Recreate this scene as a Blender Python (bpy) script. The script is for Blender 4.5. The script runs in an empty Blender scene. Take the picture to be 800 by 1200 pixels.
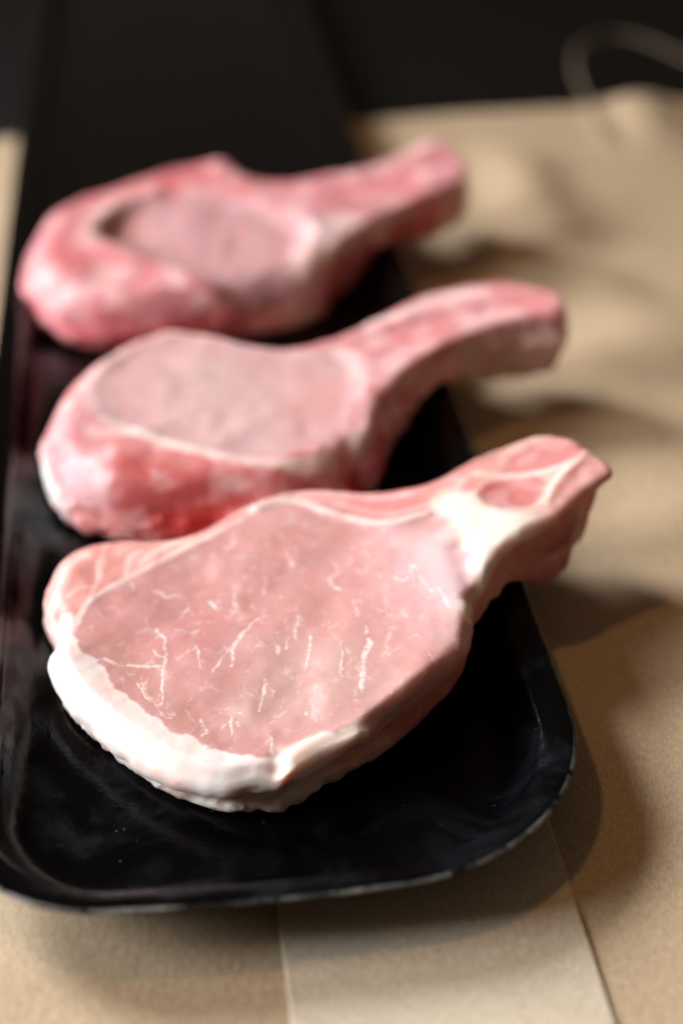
import bpy, math, random
import numpy as np

# ------------------------------------------------------------------ camera, world, lights, exposure
SC = bpy.context.scene
FPX, CAM_H = 1900.0, 0.33                      # focal length in pixels of the 800x1200 photograph, camera height (m)
PITCH = math.atan(1240.0 / FPX)

cam_d = bpy.data.cameras.new("camera")
cam = bpy.data.objects.new("camera", cam_d)
SC.collection.objects.link(cam)
cam.location = (0, 0, CAM_H)
cam.rotation_euler = (math.pi / 2 - PITCH, 0, 0)
cam_d.sensor_fit = 'VERTICAL'
cam_d.sensor_height = 36.0
cam_d.lens = FPX / 1200.0 * 36.0
cam_d.clip_start, cam_d.clip_end = 0.02, 50
cam_d.dof.use_dof = True
cam_d.dof.focus_distance = 0.478
cam_d.dof.aperture_fstop = 3.4
cam_d.dof.aperture_blades = 9
SC.camera = cam

world = bpy.data.worlds.new("World")
SC.world = world
world.use_nodes = True
bg = world.node_tree.nodes["Background"]
bg.inputs[0].default_value = (1.0, 0.74, 0.52, 1)
bg.inputs[1].default_value = 0.085


def area(name, loc, target, size, size_y, power, col, spread=180):
    d = bpy.data.lights.new(name, 'AREA')
    d.shape = 'RECTANGLE'
    d.size, d.size_y, d.energy, d.color = size, size_y, power, col
    d.spread = math.radians(spread)
    o = bpy.data.objects.new(name, d)
    SC.collection.objects.link(o)
    o.location = loc
    v = np.array(target) - np.array(loc)
    import mathutils
    o.rotation_euler = mathutils.Vector(v).to_track_quat('-Z', 'Y').to_euler()
    return o


area("window_light", (-1.90, 1.80, 1.38), (0.03, 0.32, 0), 0.85, 0.90, 9.4, (0.93, 0.965, 1.0), 45)
area("side_fill_light", (-1.48, 0.22, 0.70), (0.02, 0.45, 0), 0.60, 0.50, 32.0, (0.92, 0.96, 1.0))  # added fill for the near fat and walls, out of view
area("warm_ceiling_light", (-0.55, 0.60, 1.40), (0.02, 0.5, 0), 0.09, 0.09, 2.8, (1.0, 0.56, 0.25))

SC.view_settings.view_transform = 'Standard'
SC.view_settings.look = 'None'
SC.view_settings.exposure = 0
SC.view_settings.gamma = 1
SC.view_settings.use_curve_mapping = False
SC.cycles.use_denoising = True
SC.cycles.max_bounces = 8

# ------------------------------------------------------------------ helpers
COL = SC.collection
fw = np.array([0, math.cos(PITCH), -math.sin(PITCH)])
rt = np.array([1.0, 0, 0])
up = np.cross(rt, fw)
CP = np.array([0, 0, CAM_H])


def un(x, y, z=0.0):
    """direction of a photograph pixel, cut with the level z"""
    d = fw * FPX + rt * (x - 400) - up * (y - 600)
    return CP + d * ((z - CP[2]) / d[2])


def lin(c):
    c = np.array(c, float) / 255
    return np.where(c <= 0.04045, c / 12.92, ((c + 0.055) / 1.055) ** 2.4)


def smooth(a, b, x):
    t = np.clip((x - a) / (b - a), 0, 1)
    return t * t * (3 - 2 * t)


_rng = np.random.default_rng(7)
_T = _rng.random((32, 32, 32)).astype(np.float32)


def vnoise(p, scale, seed=0):
    q = np.asarray(p, np.float64) / scale + seed * 7.31
    i = np.floor(q).astype(int)
    f = q - i
    f = f * f * (3 - 2 * f)
    r = 0
    for a in (0, 1):
        for b in (0, 1):
            for c in (0, 1):
                w = (f[:, 0] if a else 1 - f[:, 0]) * (f[:, 1] if b else 1 - f[:, 1]) * (f[:, 2] if c else 1 - f[:, 2])
                r = r + w * _T[(i[:, 0] + a) & 31, (i[:, 1] + b) & 31, (i[:, 2] + c) & 31]
    return r * 2 - 1


def fbm(p, scale, oct=3, seed=0):
    return sum(vnoise(p, scale / 2 ** k, seed + k) * 0.5 ** k for k in range(oct))


def spline(pts, n=8, closed=True):
    P = np.array(pts, float)
    m = len(P)
    out = []
    rng_ = range(m) if closed else range(m - 1)
    for i in rng_:
        if closed:
            p0, p1, p2, p3 = P[(i - 1) % m], P[i], P[(i + 1) % m], P[(i + 2) % m]
        else:
            p0, p1, p2, p3 = P[max(i - 1, 0)], P[i], P[i + 1], P[min(i + 2, m - 1)]
        for t in np.arange(n) / n:
            out.append(0.5 * (2 * p1 + (p2 - p0) * t + (2 * p0 - 5 * p1 + 4 * p2 - p3) * t * t + (3 * p1 - p0 - 3 * p2 + p3) * t ** 3))
    if not closed:
        out.append(P[-1])
    return np.array(out)


def dist_line(q, poly, closed=False):
    """distance from points q (n,2) to a polyline"""
    A = np.array(poly, float)
    B = np.roll(A, -1, 0)
    if not closed:
        A, B = A[:-1], B[:-1]
    best = np.full(len(q), 1e9)
    for a, b in zip(A, B):
        ab = b - a
        L = ab @ ab + 1e-18
        t = np.clip(((q[:, 0] - a[0]) * ab[0] + (q[:, 1] - a[1]) * ab[1]) / L, 0, 1)
        d = (q[:, 0] - a[0] - t * ab[0]) ** 2 + (q[:, 1] - a[1] - t * ab[1]) ** 2
        np.minimum(best, d, out=best)
    return np.sqrt(best)


def sdf_poly(q, poly):
    """signed distance, negative inside"""
    d = dist_line(q, poly, True)
    A = np.array(poly)
    B = np.roll(A, -1, 0)
    ins = np.zeros(len(q), bool)
    for a, b in zip(A, B):
        c = (a[1] > q[:, 1]) != (b[1] > q[:, 1])
        if abs(b[1] - a[1]) > 1e-15:
            ins ^= c & (q[:, 0] < (b[0] - a[0]) * (q[:, 1] - a[1]) / (b[1] - a[1]) + a[0])
    return np.where(ins, -d, d)


def smax(a, b, k):
    h = np.maximum(k - np.abs(a - b), 0) / k
    return np.maximum(a, b) + h * h * k * 0.25


def surface_net(F, org, h):
    s = F < 0
    nx, ny, nz = F.shape
    sl = lambda A, o: A[o[0]:nx - 1 + o[0], o[1]:ny - 1 + o[1], o[2]:nz - 1 + o[2]]
    corners = [(a, b, c) for a in (0, 1) for b in (0, 1) for c in (0, 1)]
    cnt = sum(sl(s, o).astype(np.int8) for o in corners)
    act = (cnt > 0) & (cnt < 8)
    I = np.argwhere(act)
    idx = np.full(act.shape, -1, np.int32)
    idx[act] = np.arange(len(I))
    acc = np.zeros((len(I), 3))
    n = np.zeros(len(I))
    for o in corners:
        for ax in range(3):
            if o[ax]:
                continue
            o2 = list(o)
            o2[ax] = 1
            fa = F[I[:, 0] + o[0], I[:, 1] + o[1], I[:, 2] + o[2]]
            fb = F[I[:, 0] + o2[0], I[:, 1] + o2[1], I[:, 2] + o2[2]]
            m = (fa < 0) != (fb < 0)
            t = fa[m] / (fa[m] - fb[m])
            p = np.tile(np.array(o, float), (m.sum(), 1))
            p[:, ax] += t
            acc[m] += p
            n[m] += 1
    V = org + h * (I + acc / n[:, None])
    quads = []
    for ax in range(3):
        b, c = (ax + 1) % 3, (ax + 2) % 3
        lo = [slice(1, -1)] * 3
        lo[ax] = slice(0, -1)
        hi = [slice(1, -1)] * 3
        hi[ax] = slice(1, None)
        e = s[tuple(lo)] != s[tuple(hi)]
        E_ = np.argwhere(e)
        off = np.ones(3, int)
        off[ax] = 0
        E_ = E_ + off
        sgn = s[E_[:, 0], E_[:, 1], E_[:, 2]]

        def at(db, dc):
            q = E_.copy()
            q[:, b] += db
            q[:, c] += dc
            return idx[q[:, 0], q[:, 1], q[:, 2]]
        Q = np.stack([at(-1, -1), at(0, -1), at(0, 0), at(-1, 0)], 1)
        Q[~sgn] = Q[~sgn][:, ::-1]
        quads.append(Q)
    return V, np.concatenate(quads)


def vert_normals(V, Q):
    N = np.cross(V[Q[:, 2]] - V[Q[:, 0]], V[Q[:, 3]] - V[Q[:, 1]])
    out = np.zeros_like(V)
    for k in range(4):
        for a in range(3):
            out[:, a] += np.bincount(Q[:, k], N[:, a], len(V))
    return out / (np.linalg.norm(out, axis=1, keepdims=True) + 1e-20)


def relax(V, Q, it=2, lam=0.5):
    for _ in range(it):
        S = np.zeros_like(V)
        n = np.zeros(len(V))
        for k in range(4):
            for j in (1, 3):
                o = Q[:, (k + j) % 4]
                for a in range(3):
                    S[:, a] += np.bincount(Q[:, k], V[o, a], len(V))
                n += np.bincount(Q[:, k], minlength=len(V))
        V = V + lam * (S / n[:, None] - V)
    return V


def mesh_obj(name, V, faces, mat, parent=None, attrs=None, normals=None):
    me = bpy.data.meshes.new(name)
    V = np.asarray(V, np.float32)
    if isinstance(faces, np.ndarray):
        F_ = faces
        me.vertices.add(len(V))
        me.vertices.foreach_set("co", V.ravel())
        k = F_.shape[1]
        me.loops.add(F_.size)
        me.loops.foreach_set("vertex_index", F_.ravel().astype(np.int32))
        me.polygons.add(len(F_))
        me.polygons.foreach_set("loop_start", np.arange(0, F_.size, k, dtype=np.int32))
        me.update(calc_edges=True)
    else:
        me.from_pydata(V.tolist(), [], [list(map(int, f)) for f in faces])
        me.update()
    me.polygons.foreach_set("use_smooth", np.ones(len(me.polygons), bool))
    for nm, a in (attrs or {}).items():
        a = np.asarray(a, np.float32)
        if a.ndim == 2:
            at = me.color_attributes.new(nm, 'FLOAT_COLOR', 'POINT')
            at.data.foreach_set("color", np.concatenate([a, np.ones((len(a), 1), np.float32)], 1).ravel())
        else:
            at = me.attributes.new(nm, 'FLOAT', 'POINT')
            at.data.foreach_set("value", a)
    if normals is not None:
        me.normals_split_custom_set_from_vertices(normals.tolist())
    me.materials.append(mat)
    o = bpy.data.objects.new(name, me)
    COL.objects.link(o)
    if parent:
        o.parent = parent
        o.matrix_parent_inverse.identity()
        o.location = tuple(-np.array(parent.location))
    return o


def thing(name, loc, label, cat, group=None):
    o = bpy.data.objects.new(name, None)
    o.empty_display_size = 0.02
    COL.objects.link(o)
    o.location = loc
    o["label"], o["category"] = label, cat
    if group:
        o["group"] = group
    return o


class NT:
    """small node-tree writer"""
    def __init__(s, name):
        s.m = bpy.data.materials.new(name)
        s.m.use_nodes = True
        s.t = s.m.node_tree
        s.p = s.t.nodes["Principled BSDF"]

    def n(s, kind, **kw):
        nd = s.t.nodes.new(kind)
        for k, v in kw.items():
            if k.startswith('i_'):
                key = k[2:]
                nd.inputs[int(key) if key.isdigit() else key.replace('_', ' ')].default_value = v
            else:
                setattr(nd, k, v)
        return nd

    def l(s, a, b):
        s.t.links.new(a, b)

    def math(s, op, a, b=None, c=None, clamp=False):
        nd = s.t.nodes.new('ShaderNodeMath')
        nd.operation, nd.use_clamp = op, clamp
        for i, v in enumerate((a, b, c)):
            if v is None:
                continue
            if hasattr(v, 'is_linked'):
                s.l(v, nd.inputs[i])
            else:
                nd.inputs[i].default_value = v
        return nd.outputs[0]

    def ramp(s, v, a, b, lo=0.0, hi=1.0):
        nd = s.t.nodes.new('ShaderNodeMapRange')
        nd.interpolation_type = 'SMOOTHSTEP'
        for i, x in enumerate((v, a, b, lo, hi)):
            if hasattr(x, 'is_linked'):
                s.l(x, nd.inputs[i])
            else:
                nd.inputs[i].default_value = x
        return nd.outputs[0]

    def mix(s, f, a, b, mode='MIX'):
        nd = s.t.nodes.new('ShaderNodeMix')
        nd.data_type, nd.blend_type = 'RGBA', mode
        for sock, v in ((nd.inputs[0], f), (nd.inputs[6], a), (nd.inputs[7], b)):
            if hasattr(v, 'is_linked'):
                s.l(v, sock)
            else:
                sock.default_value = (*v, 1) if isinstance(v, (tuple, list, np.ndarray)) and len(v) == 3 else v
        return nd.outputs[2]

    def noise(s, co, scale, detail=3, rough=0.55, dist=0.0):
        nd = s.n('ShaderNodeTexNoise', i_Scale=scale, i_Detail=detail, i_Roughness=rough, i_Distortion=dist)
        s.l(co, nd.inputs['Vector'])
        return nd.outputs[0]

    def bump(s, h, dist, strength=1.0, prev=None):
        nd = s.n('ShaderNodeBump', i_Strength=strength, i_Distance=dist)
        s.l(h, nd.inputs['Height'])
        if prev is not None:
            s.l(prev, nd.inputs['Normal'])
        return nd.outputs[0]


# ------------------------------------------------------------------ materials
def mat_meat():
    s = NT("raw_pork")
    tc = s.n('ShaderNodeTexCoord').outputs['Object']
    col = s.n('ShaderNodeAttribute', attribute_name="col").outputs['Color']
    marb = s.n('ShaderNodeAttribute', attribute_name="marb").outputs['Fac']
    strk = s.n('ShaderNodeAttribute', attribute_name="streak").outputs['Fac']
    fatm = s.n('ShaderNodeAttribute', attribute_name="fat").outputs['Fac']
    # blotchy pigment
    n1 = s.noise(tc, 70, 4)
    c = s.mix(s.ramp(n1, 0.3, 0.75, 0.0, 0.22), col, (0.90, 0.70, 0.68), 'MULTIPLY')
    n2 = s.noise(tc, 420, 3)
    c = s.mix(s.ramp(n2, 0.42, 0.72, 0.0, 0.04), c, (0.90, 0.78, 0.74))
    # muscle fibre bundles cut across: small pale net
    mp = s.n('ShaderNodeMapping')
    mp.inputs['Rotation'].default_value = (0, 0, math.radians(-14))
    mp.inputs['Scale'].default_value = (1.0, 0.52, 0.6)
    wob = s.n('ShaderNodeTexNoise', i_Scale=110.0, i_Detail=3.0)
    s.l(tc, wob.inputs['Vector'])
    add = s.n('ShaderNodeVectorMath', operation='MULTIPLY_ADD')
    s.l(wob.outputs['Color'], add.inputs[0])
    add.inputs[1].default_value = (0.011, 0.011, 0.011)
    s.l(tc, add.inputs[2])
    s.l(add.outputs[0], mp.inputs['Vector'])
    vo = s.n('ShaderNodeTexVoronoi', feature='DISTANCE_TO_EDGE', i_Scale=105.0)
    s.l(mp.outputs[0], vo.inputs['Vector'])
    wmask = s.ramp(s.noise(tc, 170, 4, 0.7), 0.47, 0.66)
    vein = s.math('MULTIPLY', s.ramp(vo.outputs['Distance'], 0.0, 0.085, 1.0, 0.0), wmask)
    vo2 = s.n('ShaderNodeTexVoronoi', feature='F1', i_Scale=520.0)
    s.l(mp.outputs[0], vo2.inputs['Vector'])
    speck = s.math('MULTIPLY', s.ramp(vo2.outputs['Distance'], 0.05, 0.30, 1.0, 0.0), s.ramp(s.noise(tc, 170, 3), 0.50, 0.64))
    ve = s.math('MULTIPLY', s.math('MAXIMUM', s.math('MULTIPLY', vein, 0.42), s.math('MULTIPLY', speck, 0.28)), marb)
    brk = s.ramp(s.noise(tc, 420, 3), 0.34, 0.56, 0.25, 1.0)
    wig = s.math('MULTIPLY_ADD', s.noise(tc, 1100, 2), 0.5, -0.25)
    thread = s.ramp(s.math('ADD', strk, wig), 0.56, 0.80)
    ve = s.math('MAXIMUM', ve, s.math('MULTIPLY', thread, brk), clamp=True)
    c = s.mix(s.math('MULTIPLY', ve, 0.60), c, (0.90, 0.79, 0.75))
    s.l(c, s.p.inputs['Base Color'])
    # wet surface
    wet = s.n('ShaderNodeAttribute', attribute_name="wet").outputs['Fac']
    rg = s.ramp(s.noise(tc, 160, 3), 0.3, 0.7, 0.36, 0.52)
    s.l(s.math('ADD', rg, s.math('MULTIPLY', s.math('SUBTRACT', 1.0, wet), 0.10)), s.p.inputs['Roughness'])
    s.p.subsurface_method = 'BURLEY'
    s.l(s.math('MULTIPLY', s.n('ShaderNodeAttribute', attribute_name="soft").outputs['Fac'], 0.8), s.p.inputs['Subsurface Weight'])
    s.p.inputs['Subsurface Radius'].default_value = (1.0, 0.30, 0.20)
    s.p.inputs['Subsurface Scale'].default_value = 0.0042
    s.p.inputs['IOR'].default_value = 1.42
    s.p.inputs['Specular IOR Level'].default_value = 0.36
    s.l(s.math('MULTIPLY_ADD', wet, 0.30, 0.06), s.p.inputs['Coat Weight'])
    s.p.inputs['Coat Roughness'].default_value = 0.20
    b = s.bump(s.noise(tc, 330, 4, 0.6), 0.0016, 0.13)
    b = s.bump(s.noise(tc, 1300, 2, 0.6), 0.0004, 0.16, b)
    s.l(b, s.p.inputs['Normal'])
    s.l(s.bump(s.noise(tc, 620, 3, 0.6), 0.0007, 0.4, b), s.p.inputs['Coat Normal'])
    return s.m


def mat_tray():
    s = NT("black_enamel")
    tc = s.n('ShaderNodeTexCoord').outputs['Object']
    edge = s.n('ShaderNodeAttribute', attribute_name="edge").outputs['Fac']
    side = s.n('ShaderNodeAttribute', attribute_name="lip").outputs['Fac']
    n = s.noise(tc, 90, 5, 0.65)
    wear_glint = s.math('MULTIPLY', s.math('MULTIPLY', edge, s.ramp(s.noise(tc, 26, 2), 0.38, 0.56, 0.1, 1.0)), s.ramp(s.noise(tc, 110, 6, 0.75), 0.38, 0.54))  # bare metal on the edge, with the rim's highlight line painted in
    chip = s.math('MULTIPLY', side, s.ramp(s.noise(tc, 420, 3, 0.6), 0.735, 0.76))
    w = s.math('MAXIMUM', s.math('MULTIPLY', wear_glint, 0.9), chip, clamp=True)
    base = s.mix(n, (0.0007, 0.0007, 0.0008), (0.0013, 0.0013, 0.0016))
    # dried grease, bluish window haze painted in, and dust
    sep = s.n('ShaderNodeSeparateXYZ')
    s.l(tc, sep.inputs[0])
    grease_haze = s.math('MULTIPLY', s.ramp(s.noise(tc, 34, 5, 0.62, 0.8), 0.44, 0.74), s.ramp(sep.outputs['Y'], 0.40, 0.58, 1.0, 0.12))
    base = s.mix(s.math('MULTIPLY', grease_haze, 0.4), base, (0.012, 0.015, 0.019))
    vo = s.n('ShaderNodeTexVoronoi', feature='F1', i_Scale=330.0)
    s.l(tc, vo.inputs['Vector'])
    dust = s.math('MULTIPLY', s.ramp(vo.outputs['Distance'], 0.04, 0.12, 1.0, 0.0), s.ramp(s.noise(tc, 120, 2), 0.56, 0.66))
    base = s.mix(s.math('MULTIPLY', dust, 0.30), base, (0.30, 0.30, 0.30))
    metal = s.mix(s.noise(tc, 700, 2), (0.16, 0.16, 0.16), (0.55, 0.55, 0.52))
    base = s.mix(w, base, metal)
    s.l(base, s.p.inputs['Base Color'])
    rg = s.math('ADD', s.ramp(grease_haze, 0, 1, 0.13, 0.34), s.math('MULTIPLY', w, 0.2))
    s.l(rg, s.p.inputs['Roughness'])
    s.p.inputs['IOR'].default_value = 1.42
    s.p.inputs['Specular IOR Level'].default_value = 0.20
    b = s.bump(s.noise(tc, 60, 3), 0.0012, 0.25)
    b = s.bump(s.noise(tc, 900, 3), 0.0002, 0.35, b)
    b = s.bump(w, 0.0003, 0.6, b)
    s.l(b, s.p.inputs['Normal'])
    return s.m


def mat_kraft(tint=(1, 1, 1)):
    s = NT("kraft_paper")
    tc = s.n('ShaderNodeTexCoord').outputs['Object']
    mp = s.n('ShaderNodeMapping')
    mp.inputs['Rotation'].default_value = (0, 0, math.radians(7))
    mp.inputs['Scale'].default_value = (1, 0.28, 1)
    s.l(tc, mp.inputs['Vector'])
    f1 = s.noise(mp.outputs[0], 1500, 3, 0.65)
    f2 = s.noise(tc, 420, 4, 0.6)
    f3 = s.noise(tc, 22, 4, 0.6)
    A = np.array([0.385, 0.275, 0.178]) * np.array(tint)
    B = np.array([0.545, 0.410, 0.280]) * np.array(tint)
    c = s.mix(s.ramp(f1, 0.3, 0.72), tuple(A), tuple(B))
    c = s.mix(s.ramp(f2, 0.45, 0.75, 0, 0.30), c, tuple(A * 0.8))
    c = s.mix(s.ramp(f3, 0.35, 0.7, 0, 0.22), c, tuple(B * 1.08))
    vo = s.n('ShaderNodeTexVoronoi', feature='F1', i_Scale=260.0)
    s.l(tc, vo.inputs['Vector'])
    sp = s.math('MULTIPLY', s.ramp(vo.outputs['Distance'], 0.08, 0.2, 1, 0), s.ramp(s.noise(tc, 90, 2), 0.58, 0.66))
    c = s.mix(s.math('MULTIPLY', sp, 0.45), c, (0.16, 0.10, 0.06))
    s.l(c, s.p.inputs['Base Color'])
    s.p.inputs['Roughness'].default_value = 0.62
    s.p.inputs['Specular IOR Level'].default_value = 0.3
    b = s.bump(f2, 0.0005, 0.5)
    b = s.bump(f1, 0.0002, 0.5, b)
    s.l(b, s.p.inputs['Normal'])
    return s.m


def mat_table():
    s = NT("dark_wood")
    tc = s.n('ShaderNodeTexCoord').outputs['Object']
    mp = s.n('ShaderNodeMapping')
    mp.inputs['Scale'].default_value = (1, 12, 1)
    s.l(tc, mp.inputs['Vector'])
    g = s.noise(mp.outputs[0], 6, 5, 0.6, 0.5)
    c = s.mix(g, (0.0018, 0.0013, 0.0010), (0.0050, 0.0036, 0.0028))
    s.l(c, s.p.inputs['Base Color'])
    s.p.inputs['Roughness'].default_value = 0.55
    s.p.inputs['Specular IOR Level'].default_value = 0.12
    s.l(s.bump(g, 0.001, 0.3), s.p.inputs['Normal'])
    return s.m


M_CORD = mat_kraft((0.42, 0.42, 0.42))  # kraft darkened, the handle's shade is put into the colour
M_MEAT, M_TRAY, M_PAPER, M_PAPER2, M_TABLE = mat_meat(), mat_tray(), mat_kraft((1.02, 1.01, 0.96)), mat_kraft((1.28, 1.44, 1.60)), mat_table()  # second kraft is the paler strip, its cool light put into the tint

# ------------------------------------------------------------------ table
t = mesh_obj("table_top", [(-3, -1, -0.006), (3, -1, -0.006), (3, 4, -0.006), (-3, 4, -0.006)], np.array([[0, 1, 2, 3]]), M_TABLE)
t["kind"] = "structure"

# ------------------------------------------------------------------ tray frame (u across, v along)
TA = math.radians(7.2)
UV = np.array([[math.cos(TA), math.sin(TA)], [-math.sin(TA), math.cos(TA)]])
U0, U1, V0, V1 = -0.0670, 0.1142, 0.2965, 1.30


def uv2xy(u, v):
    return np.stack([u * UV[0, 0] + v * UV[1, 0], u * UV[0, 1] + v * UV[1, 1]], -1)


def xy2uv(p):
    return p @ UV.T


# ------------------------------------------------------------------ kraft paper bag
def tray_mask(p):
    q = xy2uv(p)
    d = np.maximum(np.maximum(U0 - q[:, 0], q[:, 0] - U1), np.maximum(V0 - q[:, 1], q[:, 1] - V1))
    return smooth(0.004, 0.11, d)


def sheet(name, u_rng, v_rng, z0, mat, parent, nu=120, nv=220, thick=0.0003, lift=None):
    u = np.linspace(*u_rng, nu)
    v = np.linspace(*v_rng, nv)
    G = np.stack(np.meshgrid(u, v, indexing='ij'), -1).reshape(-1, 2)
    G[:, 1] += 0.0012 * vnoise(np.c_[G[:, 0], G[:, 0] * 0, G[:, 0] * 0], 0.03, 2) * (np.abs(G[:, 1] - v_rng[1]) < 1e-9)
    P = uv2xy(G[:, 0], G[:, 1])
    p3 = np.c_[P, np.zeros(len(P))]
    m = tray_mask(P)
    z = z0 + m * (0.0045 * (fbm(p3, 0.13, 3, 5) + 0.45)) + 0.00015 * vnoise(p3, 0.02, 1)
    # soft creases running across the free part of the bag
    for a, b, w, h in (((600, 205), (640, 265), 0.022, 0.007), ((560, 300), (700, 330), 0.02, 0.003), ((470, 150), (520, 250), 0.02, 0.004),
                       ((700, 420), (800, 400), 0.03, 0.004), ((760, 560), (800, 600), 0.03, 0.003)):
        z += h * np.exp(-(dist_line(P, [un(*a)[:2], un(*b)[:2]]) / w) ** 2) * m
    if lift is not None:
        z += lift(P)
    z = np.maximum(z, z0)
    top = np.c_[P, z]
    bot = np.c_[P, z - thick]
    V = np.concatenate([top, bot])
    n = nu * nv
    i = np.arange(n).reshape(nu, nv)
    Q = np.stack([i[:-1, :-1], i[1:, :-1], i[1:, 1:], i[:-1, 1:]], -1).reshape(-1, 4)
    F_ = [Q, Q[:, ::-1] + n]
    for ring in (i[0, :], i[-1, ::-1], i[::-1, 0], i[:, -1]):
        F_.append(np.stack([ring[:-1], ring[1:], ring[1:] + n, ring[:-1] + n], -1))
    return mesh_obj(name, V, np.concatenate(F_), mat, parent)


BAG_END = 0.925


def bag_lift(P):
    c = un(752, 140)[:2]
    d = np.hypot((P[:, 0] - c[0]) / 0.022, (P[:, 1] - c[1]) / 0.045)
    return 0.010 * np.exp(-d ** 2)


bag = thing("paper_bag", (0.02, 0.5, -0.003), "flattened brown kraft paper bag spread out beneath the black tray", "paper bag")
ul = xy2uv(un(333, 1130)[None, :2])[0, 0]
ur = xy2uv(un(690, 1098)[None, :2])[0, 0]
sheet("panel", (-0.42, ul + 0.012), (0.05, BAG_END), -0.0030, M_PAPER, bag)
sheet("panel", (ur - 0.012, 0.44), (0.05, BAG_END), -0.0021, M_PAPER, bag, nu=170, lift=bag_lift)
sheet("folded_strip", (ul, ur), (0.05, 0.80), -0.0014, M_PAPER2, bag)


def cord(name, path, r, mat, parent, strands=2, pitch=0.016):
    P = spline(path, 14, False)
    T = np.gradient(P, axis=0)
    T /= np.linalg.norm(T, axis=1, keepdims=True)
    B = np.cross(T, np.array([0, 0, 1.0]))
    B /= np.linalg.norm(B, axis=1, keepdims=True)
    N = np.cross(B, T)
    s = np.r_[0, np.cumsum(np.linalg.norm(np.diff(P, axis=0), axis=1))]
    V, F_ = [], []
    k = 10
    for st in range(strands):
        ph = 2 * np.pi * (s / pitch + st / strands)
        C_ = P + r * 0.55 * (np.cos(ph)[:, None] * B + np.sin(ph)[:, None] * N)
        o = len(V) * 0 + sum(len(x) for x in V)
        ring = []
        for j in range(k):
            a = 2 * np.pi * j / k
            ring.append(C_ + r * 0.6 * (math.cos(a) * B + math.sin(a) * N))
        V.append(np.stack(ring, 1).reshape(-1, 3))
        n = len(P)
        i = np.arange(n * k).reshape(n, k) + o
        j2 = np.roll(i, -1, 1)
        F_.append(np.stack([i[:-1], j2[:-1], j2[1:], i[1:]], -1).reshape(-1, 4))
    return mesh_obj(name, np.concatenate(V), np.concatenate(F_), mat, parent)


hp = [un(712, 175)[:2], un(692, 140)[:2], un(674, 105)[:2], un(672, 80)[:2], un(690, 62)[:2], un(720, 54)[:2], un(760, 60)[:2], un(800, 73)[:2],
      un(850, 95)[:2], un(880, 130)[:2], un(880, 170)[:2]]
hz = [0.006, 0.007, 0.008, 0.009, 0.009, 0.008, 0.006, 0.003, 0.001, 0.003, 0.005]
cord("handle", [(*p, z) for p, z in zip(hp, hz)], 0.0013, M_CORD, bag)

# ------------------------------------------------------------------ black tray
TRAY_FLOOR = 0.0020


def outline(off, n_c=24, n_s=60):
    """rounded rectangle with slightly bowed sides, shrunk inward by off (u,v frame)"""
    u0, u1, v0, v1 = U0 + off, U1 - off, V0 + off, V1 - off
    pts = []
    ra, rb, rc, rd = (max(R - off, 0.004) for R in (0.064, 0.055, 0.055, 0.047))
    cs = [(u1 - ra, v0 + ra, -90, ra), (u1 - rb, v1 - rb, 0, rb), (u0 + rc, v1 - rc, 90, rc), (u0 + rd, v0 + rd, 180, rd)]
    for ci, (cu, cv, a0, r) in enumerate(cs):
        for k in range(n_c):
            a = math.radians(a0 + 90 * k / n_c)
            pts.append((cu + r * math.cos(a), cv + r * math.sin(a)))
        nu, nv, na, r2 = cs[(ci + 1) % 4]
        a = math.radians(a0 + 90)
        p = np.array((cu + r * math.cos(a), cv + r * math.sin(a)))
        q = np.array((nu + r2 * math.cos(a), nv + r2 * math.sin(a)))
        nrm = np.array((math.cos(a), math.sin(a)))
        bow = 0.0012
        for k in range(n_s):
            t_ = k / n_s
            pts.append(tuple(p + (q - p) * t_ + nrm * bow * 4 * t_ * (1 - t_)))
    return np.array(pts)


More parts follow.
